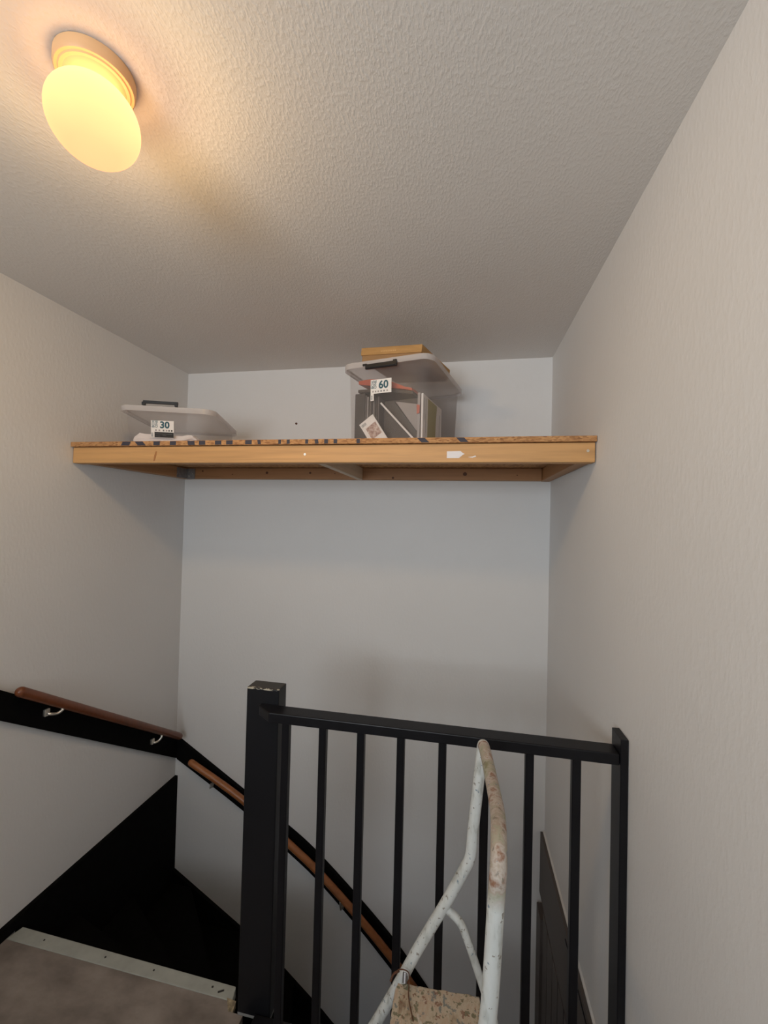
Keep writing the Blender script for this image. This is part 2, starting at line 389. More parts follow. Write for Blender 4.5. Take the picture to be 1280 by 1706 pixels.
# black skirting / stair string on the left wall: a low board round the landing that drops to the winders
struct(prism('baseboard_left', [(XL, YREAR, 0.05), (XL, YB, 0.04), (XL, YB, -0.95), (XL, 1.345, -0.45), (XL, 1.345, 0.0), (XL, YREAR, 0.0)], (0.018, 0, 0), M_STAIR))
# black stair string on the back wall
struct(prism('baseboard_back', [(XL+0.018, YB, -0.505), (-1.218, YB, -0.749), (-0.927, YB, -0.937), (-0.70, YB, -1.112), (-0.15, YB, -1.60), (XR-0.02, YB, -2.15), (XR-0.02, YB, -2.60), (-0.70, YB, -1.55), (XL+0.018, YB, -0.95)],
      (0, -0.02, 0), M_STAIR))

# timber panelling on the right wall of the stairwell
pan = thing('wall_panelling', 'dark brown vertical plank panelling low on the right stairwell wall', 'panelling', (XR-0.001, 2.245, -1.2))
def kid(o, root):
    o.parent = root; o.matrix_parent_inverse = root.matrix_basis.inverted() if False else Matrix.Identity(4)
    return o
ox, oy, oz = XR-0.001, 2.245, -1.2
def pbox(name, x0, x1, y0, y1, z0, z1, m, par, bev=0.0):
    return box(name, x0-ox, x1-ox, y0-oy, y1-oy, z0-oz, z1-oz, m, par, bev)
pbox('top_board', XR-0.021, XR-0.001, 1.25, 2.245, -0.25, 0.046, M_PANEL, pan)
pbox('cap_strip', XR-0.009, XR-0.001, 1.25, 2.245, 0.046, 0.052, M_FRAME, pan)
pbox('bead', XR-0.0245, XR-0.021, 1.25, 1.72, 0.016, 0.022, M_BLACK, pan)
pbox('backing_sheet', XR-0.008, XR-0.001, 1.25, 2.245, ZLOW+0.02, -0.25, M_STAIR, pan)
ys = [2.245, 2.137, 2.030, 1.924, 1.822, 1.724, 1.628, 1.530, 1.436, 1.343, 1.252]
for i in range(10):
    pbox('plank', XR-0.024 if i else XR-0.034, XR-0.008, ys[i+1]+0.006, ys[i]-0.006, ZLOW+0.02, -0.252 if i else -0.30, M_PANEL, pan, 0.0015)

# staircase of winders dropping away behind the railing
st = thing('staircase', 'black winder staircase dropping from the landing behind the newel post', 'stairs', (0, 0, ZLOW))
def tread(pts, z):
    prism('tread', [(p[0], p[1], z-ZLOW) for p in pts], (0, 0, -0.035), M_STAIR, st)
def wedge(pv, a0, a1, x0, x1, y0, y1):
    def hit(a):
        c, s = math.cos(math.radians(a)), math.sin(math.radians(a)); t = 1e9
        if c < -1e-6: t = min(t, (x0-pv[0])/c)
        if c > 1e-6: t = min(t, (x1-pv[0])/c)
        if s > 1e-6: t = min(t, (y1-pv[1])/s)
        return (pv[0]+c*t, pv[1]+s*t)
    pts = [pv, hit(a0)]
    for cx_, cy_ in ((x0, y1), (x1, y1)):
        ca = math.degrees(math.atan2(cy_-pv[1], cx_-pv[0]))
        if a1 < ca < a0: pts.append((cx_, cy_))
    pts.append(hit(a1)); return pts
pv = (-0.625, 1.335); X0, Y1 = XL+0.018, YB-0.02
RISE = 0.193
for i in range(6):
    a0, a1 = 180-15*i, 180-15*(i+1)
    if i == 5: a1 = 90
    z = -RISE*(i+1)
    tread(wedge(pv, a0, a1, X0, 9, pv[1], Y1), z)
    c, s = math.cos(math.radians(a0)), math.sin(math.radians(a0))
    L = 1.0
    h = wedge(pv, a0, a0-0.01, X0, 9, pv[1], Y1)[1]
    d = (Vector((h[0], h[1], 0))-Vector((pv[0], pv[1], 0))); n = Vector((-s, c, 0))*0.012
    q0, q1 = Vector((pv[0], pv[1], z-ZLOW)), Vector((h[0], h[1], z-ZLOW))
    prism('riser', [q0, q1, q1+Vector((0, 0, RISE-0.036)), q0+Vector((0, 0, RISE-0.036))], n, M_STAIR, st)
x = pv[0]
for i in range(6, 9):
    z = -RISE*(i+1)
    prism('riser', [(x, pv[1], z-ZLOW), (x, Y1, z-ZLOW), (x, Y1, z-ZLOW+RISE-0.036), (x, pv[1], z-ZLOW+RISE-0.036)], (0.012, 0, 0), M_STAIR, st)
    tread([(x, pv[1]), (x+0.235, pv[1]), (x+0.235, Y1), (x, Y1)], z); x += 0.22
pv2 = (x, 1.40)
for i in range(4):
    z = -RISE*(10+i); a0, a1 = 90-22.5*i, 90-22.5*(i+1)
    tread(wedge(pv2, a0, max(a1, 0.01), -9, XR-0.04, pv2[1], Y1), z)

# ------------------------------------------------------------------ railing
rl = thing('stair_railing', 'black painted stair railing with square balusters and chipped newel post', 'railing', (0, 0, 0))
nw = box('newel_post', -0.6785, -0.567, 1.259, 1.318, 0.0, 1.047, M_POST, rl, 0.003)
nw['label'] = 'newel post with chipped paint on its top'
box('wall_post', XR-0.0205, XR-0.001, 1.198, 1.266, 0.0, 1.041, M_BLACK, rl, 0.002)
prism('top_rail', [(-0.628, 1.250, 0.970), (-0.628, 1.258, 0.970), (XR-0.021, 1.258, 0.970), (XR-0.021, 1.202, 0.970), (-0.573, 1.202, 0.970), (-0.625, 1.240, 0.970)], (0, 0, 0.030), M_BLACK, rl, 0.003)
for bx in (-0.525, -0.405, -0.2855, -0.1645, -0.043, 0.077, 0.197, 0.319):
    box('baluster', bx-0.0115, bx+0.0115, 1.219, 1.242, 0.023, 0.972, M_BLACK, rl, 0.0025)
box('bottom_rail', -0.615, XR-0.021, 1.204, 1.256, -0.10, 0.024, M_BLACK, rl, 0.003)

# ------------------------------------------------------------------ handrails
hr = thing('handrail', 'red-brown wooden handrail on a black board along the left wall', 'handrail', (XL, 1.7, 0.5))
O = Vector((XL, 1.7, 0.5))
def lt(x, y, z): return (x-O.x, y-O.y, z-O.z)
prism('backing_board', [lt(XL+0.001, 1.10, 1.045), lt(XL+0.001, 2.248, 0.252), lt(XL+0.001, 2.248, 0.142), lt(XL+0.001, 1.10, 0.935)], (0.02, 0, 0), M_STAIR, hr, 0.002)
rod = tube('rail', [lt(XL+0.06, 1.283, 0.928), lt(XL+0.06, 2.195, 0.305)], 0.0185, M_ROD, hr, 20, True)
def bracket(par, base, tip, nrm):
    b = Vector(base); t = Vector(tip)
    n = Vector(nrm)
    p = [b+n*0.0, b+n*0.022+Vector((0, 0, -0.006)), b+(t-b)*0.55+n*0.012+Vector((0, 0, -0.014)), b+(t-b)*0.9+n*0.006+Vector((0, 0, -0.008)), t]
    br = tube('bracket', smooth_path(p, 6), 0.0055, M_CHROME, par, 10)
    d = t-b
    if abs(n.x) > 0.5: box('rosette', b.x, b.x+0.013, b.y-0.011, b.y+0.011, b.z-0.016, b.z+0.012, M_CHROME, br, 0.003)
    else: box('rosette', b.x-0.010, b.x+0.010, b.y-0.012, b.y, b.z-0.013, b.z+0.010, M_CHROME, br, 0.003)
    return br
bracket(hr, lt(XL+0.021, 1.413, 0.792), lt(XL+0.06, 1.452, 0.795), (1, 0, 0))
bracket(hr, lt(XL+0.021, 2.016, 0.365), lt(XL+0.06, 2.045, 0.388), (1, 0, 0))
hb = thing('handrail', 'orange-brown wooden handrail curving down the back wall behind the balusters', 'handrail', (-0.9, YB, -0.2))
O = Vector((-0.9, YB, -0.2))
topl = smooth_path([(-1.640, 0, 0.272), (-1.207, 0, 0.021), (-0.927, 0, -0.140), (-0.757, 0, -0.254), (-0.533, 0, -0.440), (-0.320, 0, -0.635), (-0.172, 0, -0.802), (0.10, 0, -1.13)], 4)
botl = smooth_path([(-1.640, 0, 0.150), (-1.207, 0, -0.086), (-0.926, 0, -0.273), (-0.756, 0, -0.391), (-0.536, 0, -0.581), (-0.326, 0, -0.784), (-0.172, 0, -0.945), (0.10, 0, -1.27)], 4)
bm = bmesh.new(); va = []
for p, q in zip(topl, botl):
    va.append([bm.verts.new(lt(p.x, YB-0.021, p.z)), bm.verts.new(lt(q.x, YB-0.021, q.z)), bm.verts.new(lt(q.x, YB-0.001, q.z)), bm.verts.new(lt(p.x, YB-0.001, p.z))])
for a, b in zip(va, va[1:]):
    for k in range(4): bm.faces.new((a[k], a[(k+1) % 4], b[(k+1) % 4], b[k]))
bm.faces.new(va[0]); bm.faces.new(list(reversed(va[-1])))
obj('backing_board', bm, M_STAIR, hb)
M_ROD2 = pine('varnished_orange_wood', (0.36, 0.13, 0.042), 0, 0.7); M_ROD2.node_tree.nodes['Principled BSDF'].inputs['Roughness'].default_value = 0.35
rp = smooth_path([lt(-1.515, YB-0.06, 0.166), lt(-1.184, YB-0.06, 0.001), lt(-0.909, YB-0.06, -0.190), lt(-0.741, YB-0.06, -0.307), lt(-0.524, YB-0.06, -0.489), lt(-0.32, YB-0.06, -0.680), lt(-0.16, YB-0.06, -0.850), lt(0.08, YB-0.06, -1.13)], 6)
tube('rail', rp, 0.0185, M_ROD2, hb, 18, True)
bracket(hb, lt(-1.40, YB-0.021, 0.035), lt(-1.37, YB-0.06, 0.078), (0, -1, 0))
bracket(hb, lt(-0.60, YB-0.021, -0.50), lt(-0.60, YB-0.06, -0.448), (0, -1, 0))

# ------------------------------------------------------------------ shelf
SZ = 1.902
sh = thing('shelf', 'wide high shelf of pine joists with chipboard top between the walls', 'shelf', (-0.61, 1.88, 1.813))
O = Vector((-0.61, 1.88, 1.813))
def sbox(name, x0, x1, y0, y1, z0, z1, m, bev=0.0015, par=None):
    return box(name, x0-O.x, x1-O.x, y0-O.y, y1-O.y, z0-O.z, z1-O.z, m, par or sh, bev)
brd = sbox('chipboard', XL+0.002, XR-0.002, 1.495, 2.248, 1.8825, SZ, M_OSB)
J0, J1 = 1.813, 1.881
j = sbox('joist', XL+0.004, XR-0.004, 1.506, 1.551, J0, J1, M_PINE_X, 0.003)
for sx, sz in ((-0.600, 1.845), (0.413, 1.852)):
    bmx = bmesh.new()
    bmesh.ops.create_cone(bmx, cap_ends=True, segments=12, radius1=0.0048, radius2=0.0048, depth=0.002, matrix=Matrix.Translation((sx-O.x, 1.5055-O.y, sz-O.z))@Matrix.Rotation(math.pi/2, 4, 'X'))
    obj('screw', bmx, M_CHROME, j)
for pts in ([(-0.060, 1.853), (-0.012, 1.854), (-0.003, 1.846), (0.003, 1.844), (-0.004, 1.840), (-0.017, 1.829), (-0.060, 1.829)], [(0.014, 1.832), (0.030, 1.834), (0.041, 1.838), (0.043, 1.833), (0.030, 1.830)]):
    o = prism('filler_patch', [(p[0]-O.x, 1.5062-O.y, p[1]-O.z) for p in pts], (0, -0.0008, 0), M_WHITE_PATCH, j)
prism('knot', [(px-O.x, 1.5062-O.y, pz-O.z) for px, pz in ((-1.262, 1.820), (-1.255, 1.822), (-1.248, 1.845), (-1.246, 1.860), (-1.252, 1.862), (-1.258, 1.845))], (0, -0.0005, 0), plain('amber_knot', (0.36, 0.15, 0.045), 0.6), j)
jb = sbox('joist', XL+0.050, XR-0.050, 2.205, 2.248, 1.8178, J1, M_PINE_RED_SHADED, 0.003)
for kx, kz, kr in ((-1.513, 1.862, 0.005), (-1.105, 1.853, 0.0075), (-0.844, 1.853, 0.006), (-0.373, 1.828, 0.006), (0.008, 1.850, 0.010), (0.27, 1.845, 0.003), (-1.32, 1.843, 0.003), (-0.70, 1.850, 0.003)):
    prism('knot', [(kx+kr*math.cos(a)*1.1-O.x, 2.2052-O.y, kz+kr*math.sin(a)-O.z) for a in [k*math.pi/5 for k in range(10)]], (0, -0.0006, 0), M_KNOT, jb)
sbox('joist', XL+0.004, XL+0.049, 1.552, 2.248, 1.8165, J1, M_PINE_RED_SHADED_Y, 0.003)
sbox('joist', XR-0.049, XR-0.004, 1.552, 2.248, 1.8165, J1, M_PINE_RED_SHADED_Y, 0.003)
o = sbox('joist', -0.569, -0.541, 1.552, 2.204, 1.8155, J1, M_PINE_PALE, 0.002); o['label'] = 'thinner pale cross joist'
bm = bmesh.new()
bm_box(bm, XL+0.049-O.x, XL+0.0515-O.x, 2.110-O.y, 2.2035-O.y, 1.816-O.z, 1.874-O.z)
bm_box(bm, XL+0.049-O.x, XL+0.100-O.x, 2.2010-O.y, 2.2045-O.y, 1.8145-O.z, 1.876-O.z)
hg = obj('angle_bracket', bm, M_STEEL, sh)
for dx, dz in ((0.062, 1.832), (0.062, 1.858), (0.085, 1.845)):
    bmx = bmesh.new()
    bmesh.ops.create_cone(bmx, cap_ends=True, segments=10, radius1=0.0035, radius2=0.0025, depth=0.002, matrix=Matrix.Translation((XL+dx-O.x, 2.2004-O.y, dz-O.z))@Matrix.Rotation(math.pi/2, 4, 'X'))
    obj('screw', bmx, M_CHROME, hg)
marks = [(-1.404, -1.364, -.006), (-1.34, -1.302, .012), (-1.255, -1.225, 0), (-1.179, -1.151, 0), (-1.098, -1.067, .002), (-1.047, -1.019, 0), (-0.976, -0.948, 0), (-0.927, -0.899, 0), (-0.845, -0.817, 0), (-0.793, -0.78, .002), (-0.706, -0.695, 0), (-0.671, -0.659, 0), (-0.596, -0.584, 0), (-0.558, -0.544, .002), (-0.52, -0.505, 0), (-0.483, -0.469, 0), (-0.394, -0.381, 0), (-0.163, -0.135, .012), (-0.024, 0.004, .012)]
for a, b, sk in marks:
    prism('printed_mark', [(a+sk-O.x, 1.4952-O.y, 1.884-O.z), (b+sk-O.x, 1.4952-O.y, 1.884-O.z), (b-sk*0.4-O.x, 1.4952-O.y, 1.9005-O.z), (a-sk*0.4-O.x, 1.4952-O.y, 1.9005-O.z)], (0, -0.0006, 0), M_MARK, brd)

# nail left in the back wall
bm = bmesh.new()
bmesh.ops.create_cone(bm, cap_ends=True, segments=12, radius1=0.0065, radius2=0.005, depth=0.006, matrix=Matrix.Translation((-0.954, YB-0.003, 2.143))@Matrix.Rotation(math.pi/2, 4, 'X'))
obj('screw_plug', bm, M_KNOT, wall_back)

# ------------------------------------------------------------------ plastic boxes
def rrect(hx, hy, r, n=5):
    out = []
    for cx_, cy_, a0 in ((hx-r, hy-r, 0), (-hx+r, hy-r, 90), (-hx+r, -hy+r, 180), (hx-r, -hy+r, 270)):
        for k in range(n+1):
            a = math.radians(a0+90*k/n); out.append((cx_+r*math.cos(a), cy_+r*math.sin(a)))
    return out
def loft(bm, loops, closed=False):
    rs = [[bm.verts.new(p) for p in l] for l in loops]
    for a, b in zip(rs, rs[1:]):
        n = len(a)
        for k in range(n): bm.faces.new((a[k], a[(k+1) % n], b[(k+1) % n], b[k]))
    return rs
def L3(l, z): return [(p[0], p[1], z) for p in l]
def tub(par, hx, hy, h, tb, r=0.04):
    """tapered thin-walled tub with a rolled rim; hx, hy half sizes of the rim, tb inset of the base"""
    bm = bmesh.new(); t = 0.0022; ins = 0.016
    bx, by = hx-ins-tb, hy-ins-tb; tx, ty = hx-ins, hy-ins
    loops = [L3(rrect(bx-0.02, by-0.02, r*0.6), 0.0), L3(rrect(bx-0.004, by-0.004, r*0.8), 0.004), L3(rrect(bx, by, r*0.85), 0.016), L3(rrect(tx, ty, r), h-0.030),
             L3(rrect(hx-0.003, hy-0.003, r+0.010), h-0.026), L3(rrect(hx-0.003, hy-0.003, r+0.010), h-0.012), L3(rrect(hx-0.006, hy-0.006, r+0.008), h-0.012),
             L3(rrect(tx-t, ty-t, r-t), h-0.014), L3(rrect(tx-t, ty-t, r-t), h-0.032), L3(rrect(bx-t, by-t, r*0.85-t), 0.018), L3(rrect(bx-0.022, by-0.022, r*0.6), 0.003)]
    rs = loft(bm, loops); bm.faces.new(list(reversed(rs[0]))); bm.faces.new(rs[-1])
    return obj('tub', bm, M_TUB, par, 0, 'auto')
def lid(par, hx, hy, h, r=0.05, dome=0.004):
    bm = bmesh.new()
    loops = [L3(rrect(hx-0.006, hy-0.006, r-0.004), h-0.0115), L3(rrect(hx, hy, r), h-0.0105), L3(rrect(hx, hy, r), h-0.002), L3(rrect(hx-0.006, hy-0.006, r-0.005), h+0.001),
             L3(rrect(hx-0.018, hy-0.018, r-0.014), h-0.001), L3(rrect(hx-0.03, hy-0.03, r-0.02), h+dome*0.6), L3(rrect(hx*0.5, hy*0.5, r*0.4), h+dome)]
    rs = loft(bm, loops); bm.faces.new(rs[-1]); bm.faces.new(list(reversed(rs[0])))
    ld_ = obj('lid', bm, M_LID, par, 0, 'auto')
    bm = bmesh.new()
    a = rrect(hx+0.0022, hy+0.0022, r); b = rrect(hx+0.0004, hy+0.0004, r-0.001)
    rs = loft(bm, [L3(b, h-0.024), L3(a, h-0.024), L3(a, h-0.001), L3(b, h-0.001), L3(b, h-0.024)])
    bmesh.ops.remove_doubles(bm, verts=bm.verts, dist=0.00005)
    obj('rim', bm, M_RIM, ld_, 0, 'auto')
    return ld_
def text(par, name, s, size, x, z, mat, rot=0.0, bold=0.0, y=0.0, M=None):
    cu = bpy.data.curves.new(name, 'FONT'); cu.body = s; cu.size = size; cu.extrude = 0.0002; cu.offset = bold*size
    cu.resolution_u = 3
    to = bpy.data.objects.new('tmp', cu); COL.objects.link(to)
    dg = bpy.context.evaluated_depsgraph_get(); dg.update()
    me = bpy.data.meshes.new_from_object(to.evaluated_get(dg)); bpy.data.objects.remove(to); bpy.data.curves.remove(cu)
    X = Matrix.Translation((x, y, z))@Matrix.Rotation(math.pi/2, 4, 'X')@Matrix.Rotation(rot, 4, 'Z')
    me.transform((M or Matrix.Identity(4))@X); me.name = name
    me.materials.clear(); me.materials.append(mat)
    o = bpy.data.objects.new(name, me); COL.objects.link(o); o.parent = par; return o

# -- large box
TH6 = math.radians(-13); B6 = thing('storage_box', 'large clear plastic storage box marked 60 full of books and papers', 'storage box', (-0.263, 1.897, SZ), TH6)
HX6, HY6, H6, TB6 = 0.199, 0.267, 0.352, 0.012
tub(B6, HX6, HY6, H6, TB6)
lid(B6, HX6, HY6, H6)
def clip(par, x0, x1, yf, z0, z1, ear):
    bm = bmesh.new()
    bm_box(bm, x0, x1, yf-0.014, yf-0.002, z0, z1)
    bm_box(bm, x0+0.004, x1-0.004, yf-0.018, yf-0.014, z0+0.002, z0+(z1-z0)*0.45)
    for e in ear: bm_box(bm, *e)
    return obj('clip_handle', bm, M_CLIP, par, 0.0018)
yf = -HY6
clip(B6, -0.081, 0.058, yf, 0.313, 0.333, [(-0.095, -0.076, yf-0.010, yf-0.0024, 0.329, 0.338), (0.040, 0.056, yf-0.010, yf-0.0024, 0.329, 0.340)])
# tilted front face frame: local y of the outer face at height z
def face_m(hy, tb, h, off=0.0012):
    y0 = -(hy-0.016-tb); y1 = -(hy-0.016); ang = math.atan2(-(y1-y0), h-0.046)
    return Matrix.Translation((0, y0-off, 0.016))@Matrix.Rotation(ang, 4, 'X')@Matrix.Translation((0, 0, -0.016))
F6 = face_m(HY6, TB6, H6)@Matrix.Translation((0.010, 0, -0.005))
def bars(par, x0, x1, z0, z1, n, mat, F, vertical=True, name='bar_code'):
    bm = bmesh.new()
    for k in range(n):
        a = k/n; wd = (0.35+0.4*((k*7) % 5)/5)/n
        if vertical: bm_box(bm, x0+(x1-x0)*a, x0+(x1-x0)*(a+wd), -0.0009, -0.0005, z0, z1, F)
        else: bm_box(bm, x0, x1, -0.0009, -0.0005, z0+(z1-z0)*a, z0+(z1-z0)*(a+wd), F)
    return obj(name, bm, mat, par)
lab = prism('sticker', [F6@Vector(p) for p in ((-0.078, 0, 0.281), (-0.078, 0, 0.195), (-0.0635, 0, 0.195), (-0.0635, 0, 0.2235), (0.0155, 0, 0.2235), (0.0155, 0, 0.281))], (0, -0.0005, 0), M_PAPER, B6)
text(lab, 'number', '60', 0.044, -0.042, 0.2435, M_TEAL, 0, 0.028, -0.0008, F6)
text(lab, 'wording', 'BOX', 0.0165, -0.0640, 0.2435, M_TEAL, math.pi/2, 0.015, -0.0008, F6)
text(lab, 'wording', 'ONE', 0.0165, -0.0515, 0.2435, M_TEAL, math.pi/2, 0.015, -0.0008, F6)
bars(lab, -0.076, -0.069, 0.198, 0.218, 9, M_INK, F6, False)
for xx, cc in ((-0.070, M_LGREY), (-0.058, M_LGREY), (-0.046, M_LGREY), (-0.033, M_INK), (-0.020, M_INK), (-0.006, M_LGREY)):
    box('pictogram', xx, xx+0.006, -0.0009, -0.0005, 0.2290, 0.2355, cc, lab, 0, F6)

# -- contents of the large box: each piece is a thing of its own, standing in the tub
M6 = Matrix.Translation((-0.263, 1.897, SZ))@Matrix.Rotation(TH6, 4, 'Z')
def item(name, label, cat, x0, x1, y0, y1, z0, z1, cover, page=None, tilt=0.0, tx=0.0, group=None, dom='x'):
    """book-like item in box-local coordinates: cover boards and a page block"""
    c = Vector(((x0+x1)/2, (y0+y1)/2, z0))
    r = thing(name, label, cat, M6@c, TH6, group)
    r.rotation_euler = (tx, tilt, TH6)
    hx, hy, hz = (x1-x0)/2, (y1-y0)/2, z1-z0
    if page is None:
        box('cover', -hx, hx, -hy, hy, 0, hz, cover, r, 0.0015); return r
    t = min(0.003, hx*0.3)
    bm = bmesh.new()
    bm_box(bm, -hx, -hx+t, -hy, hy, 0, hz); bm_box(bm, hx-t, hx, -hy, hy, 0, hz); bm_box(bm, -hx+t, hx-t, -hy, -hy+t, 0, hz)
    obj('cover', bm, cover, r, 0.0008)
    box('page_block', -hx+t, hx-t, -hy+t, hy-0.004, 0.003, hz-0.003, page, r)
    return r
FY = -0.228                                           # just inside the front wall
item('lever_file', 'dark grey upright file at the left end inside the large clear box', 'file', -0.150, -0.103, FY, FY+0.24, 0.004, 0.232, M_DGREY, M_LGREY)
bx = -0.1015
for k, (wd, h, cv, lb) in enumerate([
        (0.0075, 0.222, M_MGREY, 'mid grey booklet touching the dark file in the large clear box'),
        (0.0065, 0.216, M_LGREY, 'pale grey booklet second from the dark file in the large clear box'),
        (0.0070, 0.221, M_BRGREY, 'brown-grey booklet just right of the pale one in the large clear box'),
        (0.0070, 0.211, M_MGREY, 'shorter mid grey booklet fourth from the dark file in the clear box'),
        (0.0065, 0.219, M_DGREY, 'charcoal booklet in the middle of the upright row in the clear box'),
        (0.0070, 0.208, M_LGREY, 'short pale grey booklet right of the middle of the upright row'),
        (0.0070, 0.215, M_DGREY, 'dark booklet third from the right end of the upright row in the box'),
        (0.0065, 0.210, M_BRGREY, 'brown-grey booklet second from the right end of the upright row'),
        (0.0070, 0.214, M_MGREY, 'grey booklet at the right end of the upright row, behind the sleeve')]):
    item('booklet', lb, 'booklet', bx, bx+wd-0.0008, FY+0.003*(k % 3), FY+0.21, 0.004, h, cv, M_LGREY if cv is not M_LGREY else M_PAPER, 0, 0, 'booklets upright in the large box'); bx += wd
# large dark folders leaning behind the stick
item('folder', 'large dark grey-brown folder standing behind the slanting white stick in the box', 'folder', -0.036, 0.1235, FY+0.050, FY+0.066, 0.004, 0.205, M_BRGREY)
# grey sheet with a slanted lower edge
def plate(name, label, cat, pts, y, t, mat, part='sheet'):
    c = Vector((sum(p[0] for p in pts)/len(pts), y, min(p[1] for p in pts)))
    r = thing(name, label, cat, M6@c, TH6)
    prism(part, [(p[0]-c.x, 0, p[1]-c.z) for p in pts], (0, t, 0), mat, r); return r
plate('paper_sheet', 'light grey paper sheet with a slanting edge at right in the large box', 'paper', [(0.020, 0.196), (0.120, 0.176), (0.122, 0.066), (0.112, 0.071)], FY+0.040, 0.003, M_LGREY)
# white stick
p0, p1 = Vector((-0.036, 0.188)), Vector((0.112, 0.030)); d = (p1-p0).normalized(); nn = Vector((-d.y, d.x))*0.0035
plate('stick', 'thin white wooden stick slanting down inside the large clear box', 'stick', [tuple(p0+nn), tuple(p1+nn), tuple(p1-nn), tuple(p0-nn)], FY+0.012, 0.007, M_PAPER, 'rod')
# dark leaning cover between stick and sheet
plate('folder', 'dark narrow cover leaning parallel to the white stick in the box', 'folder', [(-0.006, 0.190), (0.018, 0.193), (0.122, 0.058), (0.122, 0.034)], FY+0.030, 0.006, M_DGREY, 'cover')
# orange folder lying on top, bent
r = thing('folder', 'red-orange folder lying across the top of the books in the box', 'folder', M6@Vector((0, FY+0.05, 0.236)), TH6)
bm = bmesh.new(); lo = []
for k in range(9):
    u = k/8; xx = -0.146+0.245*u; zz = 0.052*(1-u)**1.2-0.004+0.010*math.sin(u*3.1)
    tk = 0.010+0.022*math.sin(math.pi*min(1, u*1.1+0.05))
    lo.append([bm.verts.new(p) for p in ((xx, -0.03, zz-tk*0.3), (xx, 0.17, zz+0.012-tk*0.3), (xx, 0.17, zz+0.012+tk*0.7), (xx, -0.03, zz+tk*0.7))])
for a, b in zip(lo, lo[1:]):
    for k in range(4): bm.faces.new((a[k], a[(k+1) % 4], b[(k+1) % 4], b[k]))
bm.faces.new(lo[0]); bm.faces.new(list(reversed(lo[-1])))
obj('cover', bm, M_ORANGE, r, 0, 'auto')
bm = bmesh.new(); lo = []
for k in range(9):
    u = k/8; xx = -0.150+0.250*u; zz = 0.030*(1-u)**1.2-0.020+0.008*math.sin(u*3.1)
    lo.append([bm.verts.new(p) for p in ((xx, -0.025, zz), (xx, 0.17, zz+0.006), (xx, 0.17, zz+0.016), (xx, -0.025, zz+0.012))])
for a, b in zip(lo, lo[1:]):
    for k in range(4): bm.faces.new((a[k], a[(k+1) % 4], b[(k+1) % 4], b[k]))
bm.faces.new(lo[0]); bm.faces.new(list(reversed(lo[-1])))
obj('inner_sheets', bm, M_BRGREY, r, 0, 'auto')
# printed sleeve tilted at the front
r = thing('picture_sleeve', 'white sleeve with a sepia print and barcode tilted at the box front', 'sleeve', M6@Vector((-0.022, FY-0.0065, 0.010)), TH6)
R = Matrix.Rotation(math.radians(-33), 4, 'Y')
R = Matrix.Rotation(math.radians(-34), 4, 'Y')
prism('sleeve', [Matrix.Translation((-0.002, 0, 0.004))@R@Vector((px, 0, pz)) for px, pz in ((-0.037, 0.0155), (-0.0143, 0.0), (0.037, 0.0), (0.037, 0.125), (-0.037, 0.125))], (0, 0.004, 0), M_PAPER, r)
box('print', -0.022, 0.030, -0.0004, 0.0, 0.035, 0.092, M_PHOTO, r, 0, Matrix.Translation((-0.002, 0, 0.004))@R)
bars(r, -0.032, -0.008, 0.104, 0.116, 8, M_INK, Matrix.Translation((-0.002, 0.0002, 0.004))@R)
# crumpled paper on the base
r = thing('paper', 'crumpled white paper lying on the base of the large box', 'paper', M6@Vector((0.02, FY+0.005, 0.004)), TH6)
bm = bmesh.new(); bmesh.ops.create_grid(bm, x_segments=14, y_segments=4, size=1.0)
for v in bm.verts:
    v.co = Vector((v.co.x*0.095+0.003, v.co.y*0.022+0.018, 0.030+random.uniform(-0.006, 0.006)-0.02*max(0, -v.co.y)))
g = bmesh.ops.extrude_face_region(bm, geom=list(bm.faces))
for v in [e for e in g['geom'] if isinstance(e, bmesh.types.BMVert)]: v.co.z = 0.0
obj('sheet', bm, M_PAPER, r)
# green-printed magazine against the right-hand side
r = thing('magazine', 'white magazine with an olive green panel against the right side of the large box', 'magazine', M6@Vector((0.150, -0.090, 0.004)), TH6)
box('cover', -0.004, 0.004, -0.135, 0.130, 0, 0.204, M_PAPER, r, 0.001)
prism('green_panel', [(0.0042, -0.075, 0.003), (0.0042, -0.072, 0.198), (0.0042, 0.055, 0.198), (0.0042, 0.040, 0.12), (0.0042, 0.035, 0.003)], (0.0005, 0, 0), M_GREEN, r)
for yy, a, b in ((-0.120, 0.10, 0.19), (-0.100, 0.05, 0.19), (0.095, 0.03, 0.17)): box('print_line', 0.0042, 0.0046, yy, yy+0.003, a, b, M_INK, r)
# clear wallets at the right front corner
item('plastic_wallet', 'clear grey plastic wallet upright at the right front corner of the box', 'wallet', 0.127, 0.139, FY+0.012, FY+0.20, 0.012, 0.215, M_LGREY)
plate('card', 'small orange card showing at the right front corner of the box', 'card', [(0.126, 0.165), (0.139, 0.162), (0.138, 0.130), (0.127, 0.128)], FY+0.006, 0.002, M_ORANGE)

# -- cardboard box on the large box
cb = thing('cardboard_box', 'flat brown cardboard box lying on top of the large clear storage box', 'cardboard box', (-0.266, 1.878, 2.2735), math.radians(-13))
cb.rotation_euler = (math.radians(2.2), math.radians(6.0), math.radians(-16))
bm = bmesh.new(); bm_box(bm, -0.138, 0.138, -0.175, 0.175, 0.007, 0.042); obj('body', bm, M_CARD_D, cb, 0.002)
lidc = box('lid', -0.143, 0.143, -0.180, 0.180, 0.032, 0.064, M_CARD, cb, 0.002)
bm = bmesh.new()
for k in range(9): bm_box(bm, -0.045+0.0082*k, -0.045+0.0082*k+0.0055, -0.1807, -0.180, 0.043, 0.048)
obj('faint_print', bm, M_CARD_PRINT, lidc)

